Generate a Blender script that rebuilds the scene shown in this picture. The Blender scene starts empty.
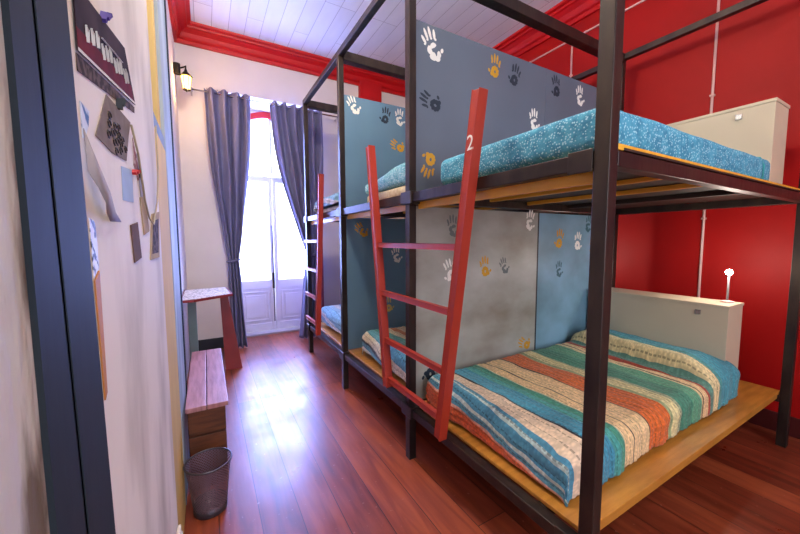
import bpy, bmesh, math, random
from mathutils import Vector, Matrix, noise
random.seed(7)
C = bpy.context.scene.collection
PI = math.pi

# ------------------------------------------------------------------ colours and materials
def lin(c):
    return tuple(((v/12.92) if v <= .04045 else ((v+.055)/1.055)**2.4) for v in c)
def hx(s):
    return lin(tuple(int(s[i:i+2], 16)/255 for i in (0, 2, 4)))

def mat(name, col, rough=.5, metal=0, var=.15, scale=6, bump=0, bscale=40, stretch=(1, 1, 1), col2=None, spec=.5, coat=0, contrast=(.35, .65)):
    m = bpy.data.materials.new(name); m.use_nodes = True
    n = m.node_tree.nodes; l = m.node_tree.links
    b = n['Principled BSDF']
    b.inputs['Roughness'].default_value = rough; b.inputs['Metallic'].default_value = metal
    b.inputs['Specular IOR Level'].default_value = spec
    b.inputs['Coat Weight'].default_value = coat; b.inputs['Coat Roughness'].default_value = .15
    c = hx(col) if isinstance(col, str) else col
    tc = n.new('ShaderNodeTexCoord'); mp = n.new('ShaderNodeMapping'); mp.inputs['Scale'].default_value = stretch
    l.new(tc.outputs['Object'], mp.inputs['Vector'])
    nz = n.new('ShaderNodeTexNoise'); nz.inputs['Scale'].default_value = scale; nz.inputs['Detail'].default_value = 6
    l.new(mp.outputs[0], nz.inputs['Vector'])
    r = n.new('ShaderNodeValToRGB'); r.color_ramp.elements[0].position = contrast[0]; r.color_ramp.elements[1].position = contrast[1]
    c2 = hx(col2) if col2 else tuple(v*(1-var) for v in c)
    r.color_ramp.elements[0].color = (*c2, 1); r.color_ramp.elements[1].color = (*c, 1)
    l.new(nz.outputs['Fac'], r.inputs[0]); l.new(r.outputs[0], b.inputs['Base Color'])
    if bump:
        n2 = n.new('ShaderNodeTexNoise'); n2.inputs['Scale'].default_value = bscale; n2.inputs['Detail'].default_value = 4
        l.new(mp.outputs[0], n2.inputs['Vector'])
        bp = n.new('ShaderNodeBump'); bp.inputs['Strength'].default_value = bump; bp.inputs['Distance'].default_value = .01
        l.new(n2.outputs['Fac'], bp.inputs['Height']); l.new(bp.outputs[0], b.inputs['Normal'])
    return m

def emis(name, col, strength):
    m = bpy.data.materials.new(name); m.use_nodes = True
    b = m.node_tree.nodes['Principled BSDF']
    b.inputs['Base Color'].default_value = (*hx(col), 1)
    b.inputs['Emission Color'].default_value = (*hx(col), 1); b.inputs['Emission Strength'].default_value = strength
    return m

def plank_mat(name, cols, width, length, rough, mortar, msize=.004, stretch=14, bump=.3, rvar=.15, scuff=0, spec=.5):
    """planks running along Y"""
    m = bpy.data.materials.new(name); m.use_nodes = True
    n = m.node_tree.nodes; l = m.node_tree.links; b = n['Principled BSDF']
    tc = n.new('ShaderNodeTexCoord'); mp = n.new('ShaderNodeMapping')
    mp.inputs['Rotation'].default_value = (0, 0, PI/2)
    l.new(tc.outputs['Object'], mp.inputs['Vector'])
    br = n.new('ShaderNodeTexBrick'); br.inputs['Scale'].default_value = 1
    br.inputs['Brick Width'].default_value = length; br.inputs['Row Height'].default_value = width
    br.inputs['Mortar Size'].default_value = msize; br.inputs['Mortar Smooth'].default_value = .3
    br.inputs['Color1'].default_value = (0, 0, 0, 1); br.inputs['Color2'].default_value = (1, 1, 1, 1); br.inputs['Mortar'].default_value = (.5, .5, .5, 1)
    br.offset = .37; br.offset_frequency = 3
    l.new(mp.outputs[0], br.inputs['Vector'])
    mp2 = n.new('ShaderNodeMapping'); mp2.inputs['Scale'].default_value = (stretch, 1, 1); l.new(tc.outputs['Object'], mp2.inputs['Vector'])
    nz = n.new('ShaderNodeTexNoise'); nz.inputs['Scale'].default_value = 2.2; nz.inputs['Detail'].default_value = 8; nz.inputs['Distortion'].default_value = .6
    l.new(mp2.outputs[0], nz.inputs['Vector'])
    ad = n.new('ShaderNodeMath'); ad.operation = 'MULTIPLY_ADD'; ad.inputs[1].default_value = .35
    l.new(br.outputs['Color'], ad.inputs[0]); l.new(nz.outputs['Fac'], ad.inputs[2])
    rp = n.new('ShaderNodeValToRGB'); e = rp.color_ramp.elements
    e[0].position = .3; e[0].color = (*hx(cols[0]), 1); e[1].position = .95; e[1].color = (*hx(cols[-1]), 1)
    for i, c in enumerate(cols[1:-1]):
        x = e.new(.3+.65*(i+1)/(len(cols)-1)); x.color = (*hx(c), 1)
    l.new(ad.outputs[0], rp.inputs[0])
    mx = n.new('ShaderNodeMixRGB'); mx.inputs[2].default_value = (*hx(mortar), 1)
    l.new(br.outputs['Fac'], mx.inputs[0]); l.new(rp.outputs[0], mx.inputs[1])
    last = mx
    n3 = n.new('ShaderNodeTexNoise'); n3.inputs['Scale'].default_value = 3.5; n3.inputs['Detail'].default_value = 7; n3.inputs['Roughness'].default_value = .65
    l.new(tc.outputs['Object'], n3.inputs['Vector'])
    if scuff:
        n4 = n.new('ShaderNodeTexNoise'); n4.inputs['Scale'].default_value = 38; n4.inputs['Detail'].default_value = 3
        l.new(tc.outputs['Object'], n4.inputs['Vector'])
        r4 = n.new('ShaderNodeValToRGB'); r4.color_ramp.elements[0].position = .68; r4.color_ramp.elements[1].position = .74
        l.new(n4.outputs['Fac'], r4.inputs[0])
        m4 = n.new('ShaderNodeMath'); m4.operation = 'MULTIPLY'; m4.inputs[1].default_value = scuff; l.new(r4.outputs[0], m4.inputs[0])
        mz = n.new('ShaderNodeMixRGB'); mz.inputs[2].default_value = (*hx('b08070'), 1)
        l.new(m4.outputs[0], mz.inputs[0]); l.new(mx.outputs[0], mz.inputs[1]); last = mz
    l.new(last.outputs[0], b.inputs['Base Color'])
    mr = n.new('ShaderNodeMapRange'); mr.inputs['From Min'].default_value = .3; mr.inputs['From Max'].default_value = .7
    mr.inputs['To Min'].default_value = max(.02, rough-rvar); mr.inputs['To Max'].default_value = rough+rvar
    l.new(n3.outputs['Fac'], mr.inputs[0]); l.new(mr.outputs[0], b.inputs['Roughness'])
    b.inputs['Specular IOR Level'].default_value = spec
    sb = n.new('ShaderNodeMath'); sb.operation = 'MULTIPLY_ADD'; sb.inputs[1].default_value = -1.0
    l.new(br.outputs['Fac'], sb.inputs[0]); 
    s2 = n.new('ShaderNodeMath'); s2.operation = 'MULTIPLY'; s2.inputs[1].default_value = .35; l.new(nz.outputs['Fac'], s2.inputs[0])
    l.new(s2.outputs[0], sb.inputs[2])
    bp = n.new('ShaderNodeBump'); bp.inputs['Strength'].default_value = bump; bp.inputs['Distance'].default_value = .006
    l.new(sb.outputs[0], bp.inputs['Height']); l.new(bp.outputs[0], b.inputs['Normal'])
    return m

def stripe_mat(name, stripes, total, weave=.5):
    """stripes: list of (end position in metres of cloth, hex, pattern) read from the mesh's UV u (= metres of cloth)"""
    m = bpy.data.materials.new(name); m.use_nodes = True
    n = m.node_tree.nodes; l = m.node_tree.links; b = n['Principled BSDF']
    uv = n.new('ShaderNodeTexCoord'); sx = n.new('ShaderNodeSeparateXYZ'); l.new(uv.outputs['UV'], sx.inputs[0])
    # slight wobble of the stripe edges
    nz = n.new('ShaderNodeTexNoise'); nz.inputs['Scale'].default_value = 9; l.new(uv.outputs['UV'], nz.inputs['Vector'])
    wob = n.new('ShaderNodeMath'); wob.operation = 'MULTIPLY_ADD'; wob.inputs[1].default_value = .01
    l.new(nz.outputs['Fac'], wob.inputs[0]); l.new(sx.outputs[0], wob.inputs[2])
    dv = n.new('ShaderNodeMath'); dv.operation = 'DIVIDE'; dv.inputs[1].default_value = total; l.new(wob.outputs[0], dv.inputs[0])
    outs = []
    def ramp(part, start):
        rp = n.new('ShaderNodeValToRGB'); rp.color_ramp.interpolation = 'CONSTANT'
        e = rp.color_ramp.elements; e.remove(e[1]); pos = start
        for q, (endp, c, *_) in enumerate(part):
            if q == 0: e[0].position = 0; e[0].color = (*hx(c), 1)
            else: k = e.new(min(.9999, pos/total)); k.color = (*hx(c), 1)
            pos = endp
        l.new(dv.outputs[0], rp.inputs[0]); return rp, pos
    half = (len(stripes)+1)//2
    ra, mid_ = ramp(stripes[:half], 0); rb_, _e = ramp(stripes[half:], mid_)
    gt = n.new('ShaderNodeMath'); gt.operation = 'GREATER_THAN'; gt.inputs[1].default_value = mid_/total; l.new(dv.outputs[0], gt.inputs[0])
    rp = n.new('ShaderNodeMixRGB'); l.new(gt.outputs[0], rp.inputs[0]); l.new(ra.outputs[0], rp.inputs[1]); l.new(rb_.outputs[0], rp.inputs[2])
    # stitched cross pattern inside the stripes
    vo = n.new('ShaderNodeTexVoronoi'); vo.inputs['Scale'].default_value = 85
    mp = n.new('ShaderNodeMapping'); mp.inputs['Scale'].default_value = (1, .9, 1); l.new(uv.outputs['UV'], mp.inputs['Vector']); l.new(mp.outputs[0], vo.inputs['Vector'])
    wv = n.new('ShaderNodeTexWave'); wv.inputs['Scale'].default_value = 9; wv.inputs['Distortion'].default_value = 1.0; wv.inputs['Detail'].default_value = 2; wv.inputs['Detail Scale'].default_value = 6
    l.new(uv.outputs['UV'], wv.inputs['Vector'])
    hs = n.new('ShaderNodeMapRange'); hs.inputs['From Min'].default_value = .1; hs.inputs['From Max'].default_value = .7; hs.inputs['To Min'].default_value = 1.12; hs.inputs['To Max'].default_value = .74
    l.new(vo.outputs['Distance'], hs.inputs[0])
    h2 = n.new('ShaderNodeMapRange'); h2.inputs['To Min'].default_value = .97; h2.inputs['To Max'].default_value = 1.06; l.new(wv.outputs['Fac'], h2.inputs[0])
    mu = n.new('ShaderNodeMath'); mu.operation = 'MULTIPLY'; l.new(hs.outputs[0], mu.inputs[0]); l.new(h2.outputs[0], mu.inputs[1])
    fr_ = n.new('ShaderNodeMath'); fr_.operation = 'MULTIPLY'; fr_.inputs[1].default_value = 1/.0285; l.new(wob.outputs[0], fr_.inputs[0])
    ff = n.new('ShaderNodeMath'); ff.operation = 'FRACT'; l.new(fr_.outputs[0], ff.inputs[0])
    lt = n.new('ShaderNodeMath'); lt.operation = 'LESS_THAN'; lt.inputs[1].default_value = .13; l.new(ff.outputs[0], lt.inputs[0])
    ty = n.new('ShaderNodeMath'); ty.operation = 'MULTIPLY'; ty.inputs[1].default_value = 40; l.new(sx.outputs[1], ty.inputs[0])
    tf = n.new('ShaderNodeMath'); tf.operation = 'FRACT'; l.new(ty.outputs[0], tf.inputs[0])
    tl = n.new('ShaderNodeMath'); tl.operation = 'LESS_THAN'; tl.inputs[1].default_value = .7; l.new(tf.outputs[0], tl.inputs[0])
    st = n.new('ShaderNodeMath'); st.operation = 'MULTIPLY'; l.new(lt.outputs[0], st.inputs[0]); l.new(tl.outputs[0], st.inputs[1])
    sd = n.new('ShaderNodeMath'); sd.operation = 'MULTIPLY_ADD'; sd.inputs[1].default_value = -.5; sd.inputs[2].default_value = 1; l.new(st.outputs[0], sd.inputs[0])
    mu0 = mu; mu = n.new('ShaderNodeMath'); mu.operation = 'MULTIPLY'; l.new(mu0.outputs[0], mu.inputs[0]); l.new(sd.outputs[0], mu.inputs[1])
    vm = n.new('ShaderNodeVectorMath'); vm.operation = 'SCALE'; l.new(rp.outputs[0], vm.inputs[0]); l.new(mu.outputs[0], vm.inputs['Scale'])
    l.new(vm.outputs[0], b.inputs['Base Color'])
    b.inputs['Roughness'].default_value = .85; b.inputs['Sheen Weight'].default_value = .15
    bp = n.new('ShaderNodeBump'); bp.inputs['Strength'].default_value = weave; bp.inputs['Distance'].default_value = .008
    l.new(mu.outputs[0], bp.inputs['Height']); l.new(bp.outputs[0], b.inputs['Normal'])
    return m

def dots_mat(name, base, dot, dark):
    m = bpy.data.materials.new(name); m.use_nodes = True
    n = m.node_tree.nodes; l = m.node_tree.links; b = n['Principled BSDF']
    tc = n.new('ShaderNodeTexCoord')
    vo = n.new('ShaderNodeTexVoronoi'); vo.inputs['Scale'].default_value = 105; l.new(tc.outputs['Object'], vo.inputs['Vector'])
    r = n.new('ShaderNodeValToRGB'); r.color_ramp.elements[0].position = .25; r.color_ramp.elements[0].color = (1, 1, 1, 1)
    r.color_ramp.elements[1].position = .36; r.color_ramp.elements[1].color = (0, 0, 0, 1); l.new(vo.outputs['Distance'], r.inputs[0])
    nz = n.new('ShaderNodeTexNoise'); nz.inputs['Scale'].default_value = 30; nz.inputs['Detail'].default_value = 4; l.new(tc.outputs['Object'], nz.inputs['Vector'])
    rb = n.new('ShaderNodeValToRGB'); rb.color_ramp.elements[0].position = .4; rb.color_ramp.elements[0].color = (*hx(dark), 1)
    rb.color_ramp.elements[1].position = .6; rb.color_ramp.elements[1].color = (*hx(base), 1); l.new(nz.outputs['Fac'], rb.inputs[0])
    mx = n.new('ShaderNodeMixRGB'); mx.inputs[2].default_value = (*hx(dot), 1)
    l.new(r.outputs[0], mx.inputs[0]); l.new(rb.outputs[0], mx.inputs[1]); l.new(mx.outputs[0], b.inputs['Base Color'])
    b.inputs['Roughness'].default_value = .9
    bp = n.new('ShaderNodeBump'); bp.inputs['Strength'].default_value = .3; bp.inputs['Distance'].default_value = .004
    l.new(vo.outputs['Distance'], bp.inputs['Height']); l.new(bp.outputs[0], b.inputs['Normal'])
    return m

def mesh_wire_mat(name, col):
    m = bpy.data.materials.new(name); m.use_nodes = True
    n = m.node_tree.nodes; l = m.node_tree.links; b = n['Principled BSDF']
    b.inputs['Base Color'].default_value = (*hx(col), 1); b.inputs['Metallic'].default_value = .4; b.inputs['Roughness'].default_value = .5
    uv = n.new('ShaderNodeTexCoord'); sp = n.new('ShaderNodeSeparateXYZ'); l.new(uv.outputs['UV'], sp.inputs[0])
    fs = []
    for s in (1, -1):
        a = n.new('ShaderNodeMath'); a.operation = 'MULTIPLY_ADD'; a.inputs[1].default_value = s; l.new(sp.outputs[0], a.inputs[0]); l.new(sp.outputs[1], a.inputs[2])
        k = n.new('ShaderNodeMath'); k.operation = 'MULTIPLY'; k.inputs[1].default_value = 75; l.new(a.outputs[0], k.inputs[0])
        f = n.new('ShaderNodeMath'); f.operation = 'FRACT'; l.new(k.outputs[0], f.inputs[0])
        t = n.new('ShaderNodeMath'); t.operation = 'LESS_THAN'; t.inputs[1].default_value = .42; l.new(f.outputs[0], t.inputs[0]); fs.append(t)
    mx = n.new('ShaderNodeMath'); mx.operation = 'MAXIMUM'; l.new(fs[0].outputs[0], mx.inputs[0]); l.new(fs[1].outputs[0], mx.inputs[1])
    l.new(mx.outputs[0], b.inputs['Alpha'])
    return m

def glass_mat(name, tint='f4f8ff', gloss=.08):
    m = bpy.data.materials.new(name); m.use_nodes = True
    n = m.node_tree.nodes; l = m.node_tree.links; n.remove(n['Principled BSDF'])
    t = n.new('ShaderNodeBsdfTransparent'); t.inputs[0].default_value = (*hx(tint), 1)
    g = n.new('ShaderNodeBsdfGlossy'); g.inputs['Roughness'].default_value = .05
    x = n.new('ShaderNodeMixShader'); x.inputs[0].default_value = gloss
    l.new(t.outputs[0], x.inputs[1]); l.new(g.outputs[0], x.inputs[2]); l.new(x.outputs[0], n['Material Output'].inputs[0])
    return m

M = dict(
    floor=plank_mat('varnished_floor_boards', ['4e1c10', '74301c', '8a3e26', 'a2502e'], .17, 2.9, .36, '2a0e0a', .0022, 10, .22, .1, .6, .75),
    ceil=plank_mat('painted_ceiling_boards', ['e6e8f2', 'eceef6', 'f2f4fa'], .16, 1.7, .6, 'b8b6be', .003, 4, .5, .1),
    plaster=mat('cream_plaster', 'e6ddd8', .8, var=.08, scale=2, bump=.15, bscale=12),
    doorwall=mat('worn_white_paint', 'e2d9cc', .8, spec=.15, col2='bab0a2', scale=5, bump=.25, bscale=15, stretch=(1, 1, .4), contrast=(.3, .55)),
    redwall=mat('red_wall_paint', 'a80b09', .55, spec=.25, var=.15, scale=2.5, bump=.08, bscale=9),
    cornice=mat('red_gloss_paint', 'c41016', .45, spec=.35, var=.12, scale=5, bump=.1, bscale=20),
    slate=mat('slate_blue_paint', '2a3036', .7, spec=.12, var=.2, scale=5, bump=.06, bscale=30, stretch=(1, 1, .2)),
    slatedark=mat('dark_slate_paint', '2c3036', .5, var=.2),
    rough=mat('flaking_whitewashed_wood', 'c0bab2', .8, col2='6a5c50', scale=13, bump=.8, bscale=30, stretch=(1, 1, .3), contrast=(.42, .52)),
    cream=mat('yellowed_cream_paint', 'd8b878', .85, spec=.12, var=.15, scale=6, bump=.1, bscale=25, stretch=(1, 1, .3)),
    paleblue=mat('pale_blue_paint', 'aab8c4', .7, spec=.2, col2='8a98a6', scale=6, bump=.2, bscale=25, stretch=(1, 1, .3)),
    greyblue=mat('grey_blue_paint', '7f8fa0', .7, spec=.2, var=.2),
    doorwhite=mat('white_door_paint', 'd8d4e0', .4, var=.08, scale=4),
    steel=mat('dark_bronze_steel', '41362f', .38, .5, col2='2b2324', scale=14, stretch=(1, 1, .35), bump=.12, bscale=30),
    wood=mat('orange_pine_board', 'eeb034', .5, col2='e09c28', scale=5, stretch=(9, 1, 1), bump=.1, bscale=30, coat=.3),
    woodx=mat('orange_pine_board_across', 'cc8c38', .45, col2='b07428', scale=4, stretch=(1.2, 9, 1), bump=.1, bscale=30, coat=.3),
    darkply=mat('dark_stained_plywood', '33211a', .6, var=.3, scale=5, stretch=(1, 6, 1)),
    ladder=mat('red_painted_wood', 'ac3420', .45, var=.18, scale=7, stretch=(1, 1, .2), bump=.15, bscale=30),
    panel=mat('slate_blue_panel_paint', '647080', .45, var=.1, scale=2, bump=.04, bscale=10),
    panelblue=mat('blue_panel_paint', '6488a4', .45, var=.1, scale=3),
    lowgrey=mat('weathered_grey_varnish', 'b6bab4', .42, col2='7e7868', scale=2.2, stretch=(1, 1, 1.6), bump=.12, bscale=7, coat=.0, contrast=(.25, .7)),
    lowblue=mat('greyed_blue_varnish', '84aec6', .42, col2='688a98', scale=2.5, bump=.1, bscale=8),
    white=mat('hand_white', 'f4f2ea', .6, var=.05), yellow=mat('hand_yellow', 'd8a024', .6, var=.1),
    navy=mat('hand_navy', '1e3040', .55, var=.1), teal=mat('hand_teal', '3f6c78', .55, var=.1), pale=mat('hand_pale_yellow', 'd8c070', .6, var=.1),
    greyprint=mat('hand_grey', '6c7474', .6),
    headboard=mat('beige_headboard_laminate', 'd0c0a4', .45, var=.05, scale=3),
    curtain=mat('slate_violet_curtain_cloth', '77769a', .85, var=.12, scale=8, bump=.1, bscale=120),
    chrome=mat('brushed_chrome', 'c0c0c4', .25, 1, var=.05),
    iron=mat('black_iron', '25201e', .5, .6, var=.1),
    conduit=mat('white_conduit_plastic', 'e0b8b0', .4, var=.05),
    benchtop=mat('worn_pinkish_board', 'b07c80', .45, col2='8f5c62', scale=5, stretch=(10, 1, 1), bump=.15, bscale=20, contrast=(.3, .6)),
    benchwood=mat('brown_bench_wood', '6a3a1e', .5, col2='4a2614', scale=5, stretch=(1, 1, 8), bump=.2, bscale=20),
    tablered=mat('dark_red_table_paint', '8c2a2e', .4, var=.2),
    greygreen=mat('grey_green_table_leg', '7f9490', .5, var=.15),
    greypaper=mat('grey_paper', '9a9296', .9, var=.1, spec=.05), redprint=mat('reddish_print', '8c5a5a', .9, col2='c0a8a4', scale=70, contrast=(.45, .5), spec=.05), lightblue=mat('pale_blue_paper', 'a8bcd8', .9, spec=.05), cardbrown=mat('brown_card', '6c5240', .9, spec=.05), cardtan=mat('tan_card', 'b09874', .9, spec=.05),
    paper=mat('white_paper', 'd6d2cc', .9, var=.1, scale=10, spec=.05), kraft=mat('kraft_paper', '85766a', .95, spec=.05, var=.2, scale=30),
    purple=mat('purple_plastic', '4a3a8a', .4), maroon=mat('maroon_print', '6c2028', .9, spec=.05, var=.3, scale=20),
    posterdark=mat('dark_poster_print', '443438', .9, spec=.05, col2='2e2226', scale=12), ink=mat('black_ink', '2c2624', .7),
    bluepaper=mat('blue_white_print', 'cfd8e8', .9, spec=.05, col2='5a78a8', scale=40, contrast=(.4, .5)),
    photo=mat('photo_print', '6a5850', .9, spec=.05, col2='3a2e2a', scale=60, contrast=(.45, .55)),
    cord=mat('beige_string', 'a89878', .8),
    orange=mat('orange_fabric_strip', 'b87838', .7, var=.2), redclip=mat('red_plastic', 'b02028', .4),
    tabletop=mat('patterned_white_table_top', 'e6e0dc', .5, col2='8a8680', scale=55, contrast=(.42, .47)),
    bin=mesh_wire_mat('black_wire_mesh', '7a6474'), binrim=mat('black_bin_rim', '55505a', .4, .5),
    glass=glass_mat('clear_door_glass'), lampglass=emis('warm_lantern_glass', 'ffb45a', 9), bulb=emis('cool_led_bulb', 'fffaf0', 60),
    globe=emis('added_globe_glass', 'fff0e0', 6),  # glow of the added ceiling globes
    dots=dots_mat('teal_sheet_with_white_flecks', '4a98b4', 'a4d0dc', '357e9c'),
    dots2=dots_mat('pale_teal_flecked_blanket', '8cc4c8', 'd8ecec', '5aa4ac'),
    tealfab=mat('teal_blanket', '4fb0b0', .9, var=.15, scale=30), creamfab=mat('cream_blanket', 'd8c8a0', .9, col2='c0a880', scale=40),
    pillowmat=mat('pale_blue_pillow_cloth', '8cb0c8', .9, var=.2, scale=20),
)
Q = [(.115, 'e0602c'), (.125, 'e8a890'), (.13, '241c1c'), (.15, '5a9cb0'), (.16, 'c8d8d0'), (.185, '4a90ac'), (.193, 'b8ccc8'), (.205, '4a90ac'), (.212, '241c24'), (.272, 'e8ceb0'), (.279, '241c24'), (.385, '3f94b0'), (.425, '4ca49c'), (.46, '489c80'), (.475, 'a8c0a0'), (.535, 'f8d49c'), (.539, '5a4a3a'), (.595, 'f8d49c'), (.599, '5a4a3a'), (.68, 'f8d49c'), (.684, '4a3a2a'),
     (.86, 'e4702a'), (.89, 'a8b480'), (.96, 'e8dca0'), (.985, 'b0b890'), (1.12, '4a9478'), (1.25, '64aa84'), (1.256, '2c2c2c'), (1.30, 'f0d8a0'), (1.304, '5a4a3a'), (1.375, 'f8d49c'), (1.38, '4a3a2a'), (1.42, 'b8452c'), (1.47, '6a9c88'), (1.535, 'f0dca4'), (1.541, '2c2c2c'), (1.58, '4a9c98'), (2.6, '4aa4b4')]
M['quilt'] = stripe_mat('striped_quilt_cloth', Q, 2.6, .55)
M['quilt2'] = stripe_mat('striped_quilt_cloth_cool', [(e, c) for e, c in [(.05, 'e0ddd0'), (.09, '5a98a8'), (.11, '2c3c48'), (.16, 'dccca8'), (.22, '5fa8b0'), (.3, '4f9890'), (.36, 'd8c8a0'), (.42, 'c87a48'), (.5, 'dccca8'), (.6, '4f9890'), (.75, 'dccca8'), (2.4, '5fa8b0')]], 2.4, .6)
M['quilt3'] = stripe_mat('pale_blue_striped_quilt_cloth', [(e, c) for e, c in [(.05, 'c8d4dc'), (.09, '8ab4cc'), (.13, 'dcd8d0'), (.2, '8ac0d0'), (.26, 'a8ccd4'), (.32, 'd8d0c0'), (.45, '7fb4c0'), (.6, 'd8d0c0'), (2.4, '8ac0d0')]], 2.4, .6)

# ------------------------------------------------------------------ geometry helpers
class MB:
    def __init__(s): s.bm = bmesh.new()
    def box(s, x0, x1, y0, y1, z0, z1, bevel=0):
        r = bmesh.ops.create_cube(s.bm, size=1)
        vs = r['verts']
        for v in vs:
            v.co = Vector(((x0+x1)/2+v.co.x*(x1-x0), (y0+y1)/2+v.co.y*(y1-y0), (z0+z1)/2+v.co.z*(z1-z0)))
        if bevel:
            es = list({e for v in vs for e in v.link_edges})
            bmesh.ops.bevel(s.bm, geom=es, offset=bevel, segments=2, profile=.5, affect='EDGES')
        return s
    def beam(s, a, b, w, h, up=(0, 0, 1), bevel=0):
        a, b = Vector(a), Vector(b); d = b-a; L = d.length; d.normalize()
        side = d.cross(Vector(up)).normalized(); u = side.cross(d)
        r = bmesh.ops.create_cube(s.bm, size=1); vs = r['verts']; mid = (a+b)/2
        for v in vs: v.co = mid+d*v.co.x*L+side*v.co.y*w+u*v.co.z*h
        if bevel:
            es = list({e for v in vs for e in v.link_edges})
            bmesh.ops.bevel(s.bm, geom=es, offset=bevel, segments=2, profile=.5, affect='EDGES')
        return s
    def tube(s, pts, r, seg=10, cap=True):
        pts = [Vector(p) for p in pts]; rings = []
        rr = r if isinstance(r, (list, tuple)) else [r]*len(pts)
        for i, p in enumerate(pts):
            d = (pts[min(i+1, len(pts)-1)]-pts[max(i-1, 0)]).normalized()
            a = d.cross(Vector((0, 0, 1)));
            if a.length < .05: a = d.cross(Vector((1, 0, 0)))
            a.normalize(); b = d.cross(a)
            rings.append([s.bm.verts.new(p+(a*math.cos(2*PI*k/seg)+b*math.sin(2*PI*k/seg))*rr[i]) for k in range(seg)])
        for i in range(len(rings)-1):
            for k in range(seg):
                s.bm.faces.new((rings[i][k], rings[i][(k+1) % seg], rings[i+1][(k+1) % seg], rings[i+1][k]))
        if cap:
            s.bm.faces.new(rings[0][::-1]); s.bm.faces.new(rings[-1])
        return s
    def lathe(s, prof, c=(0, 0, 0), seg=24):
        rings = []
        for r, z in prof:
            rings.append([s.bm.verts.new((c[0]+r*math.cos(2*PI*k/seg), c[1]+r*math.sin(2*PI*k/seg), c[2]+z)) for k in range(seg)])
        for i in range(len(rings)-1):
            for k in range(seg):
                s.bm.faces.new((rings[i][k], rings[i][(k+1) % seg], rings[i+1][(k+1) % seg], rings[i+1][k]))
        if prof[0][0] > 1e-4: s.bm.faces.new(rings[0][::-1])
        if prof[-1][0] > 1e-4: s.bm.faces.new(rings[-1])
        bmesh.ops.remove_doubles(s.bm, verts=s.bm.verts, dist=1e-6)
        return s
    def prism(s, poly, fn):
        """poly: 2D points; fn(u,v,t) -> 3D for t in 0,1"""
        a = [s.bm.verts.new(fn(u, v, 0)) for u, v in poly]; b = [s.bm.verts.new(fn(u, v, 1)) for u, v in poly]
        n = len(poly)
        s.bm.faces.new(a[::-1]); s.bm.faces.new(b)
        for i in range(n): s.bm.faces.new((a[i], a[(i+1) % n], b[(i+1) % n], b[i]))
        return s
    def build(s, name, m, parent=None, smooth=False, origin=None):
        bmesh.ops.recalc_face_normals(s.bm, faces=s.bm.faces)
        me = bpy.data.meshes.new(name); s.bm.to_mesh(me); s.bm.free()
        o = bpy.data.objects.new(name, me); C.objects.link(o); me.materials.append(M[m] if isinstance(m, str) else m)
        if smooth:
            for p in me.polygons: p.use_smooth = True
        if parent is not None:
            pl = Vector(parent['_o']) if '_o' in parent else Vector((0, 0, 0))
            me.transform(Matrix.Translation(-pl)); o['_o'] = list(pl)
            o.parent = parent
        elif origin is not None:
            me.transform(Matrix.Translation(-Vector(origin))); o.location = origin; o['_o'] = list(origin)
        else: o['_o'] = [0, 0, 0]
        return o

def thing(name, label, cat, loc=(0, 0, 0), group=None):
    o = bpy.data.objects.new(name, None); C.objects.link(o); o.location = loc; o['_o'] = list(loc)
    o.empty_display_size = .1
    return tag(o, label, cat, group)
def tag(o, label, cat, group=None):
    o['label'] = label; o['category'] = cat
    if group: o['group'] = group
    return o
def struct(o): o['kind'] = 'structure'; return o

# ------------------------------------------------------------------ the room
XL, XR, YF, ZC, YB = -.2, 3.3, 4.56, 3.62, -2.4
struct(MB().box(-.6, 3.5, YB-.2, 5.9, -.08, 0).build('floor', 'floor'))
struct(MB().box(-.6, 3.5, YB-.2, 4.7, ZC, ZC+.08).build('ceiling', 'ceil'))
struct(MB().box(XR, XR+.15, YB-.2, YF+.6, 0, ZC).build('wall_right', 'redwall'))
struct(MB().box(XL-.2, XL, 2.34, YF, 0, ZC).build('wall_left', 'plaster'))
# far wall with the balcony door opening
OX0, OX1, OZ = .29, 1.38, 3.02
w = MB(); w.box(XL-.3, OX0, YF, YF+.55, 0, ZC); w.box(OX1, XR, YF, YF+.55, 0, ZC); w.box(OX0, OX1, YF, YF+.55, OZ, ZC)
struct(w.build('wall_far', 'plaster'))
# back wall behind the camera; its wide window opening is added for skylight
w = MB(); w.box(-.6, 0, YB-.15, YB, 0, ZC); w.box(2.0, XR, YB-.15, YB, 0, ZC); w.box(0, 2.0, YB-.15, YB, 0, .8); w.box(0, 2.0, YB-.15, YB, 3.1, ZC)
struct(w.build('wall_back', 'plaster'))
w = MB().box(0, 2, YB-.1, YB-.05, .8, .85).box(0, 2, YB-.1, YB-.05, 3.05, 3.1).box(0, .05, YB-.1, YB-.05, .85, 3.05).box(1.95, 2, YB-.1, YB-.05, .85, 3.05).box(.97, 1.03, YB-.1, YB-.05, .85, 3.05)
wo = struct(w.build('added_window', 'doorwhite'))  # unseen window, added so sky light fills the room from behind
MB().box(.05, .97, YB-.08, YB-.075, .85, 3.05).build('pane', 'glass', wo); MB().box(1.03, 1.95, YB-.08, YB-.075, .85, 3.05).build('pane', 'glass', wo)
# the near left wall: doorway side with posters
NX = -.132
struct(MB().box(-.5, NX, .40, 1.42, 0, ZC).build('wall_near_left', 'doorwall'))
struct(MB().box(-.5, -.126, YB-.2, .384, 0, ZC).build('wall_entry', 'rough'))
w = MB()
def jy(z): return .545+(1.27-z)*.048       # the old jamb leans a little
for (a, b, x) in ((None, -.105, -.1215), (-.105, -.10, -.1245), (-.10, -.032, -.1205), (-.032, -.027, -.1245), (-.027, 0, -.122)):
    lo = (lambda z: .384) if a is None else (lambda z, a=a: jy(z)+a)
    w.prism([(lo(0), 0), (jy(0)+b, 0), (jy(ZC)+b, ZC), (lo(ZC), ZC)], lambda u, v, t, x=x: (x if t else -.45, u, v))
struct(w.build('trim_1', 'slate'))
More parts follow.
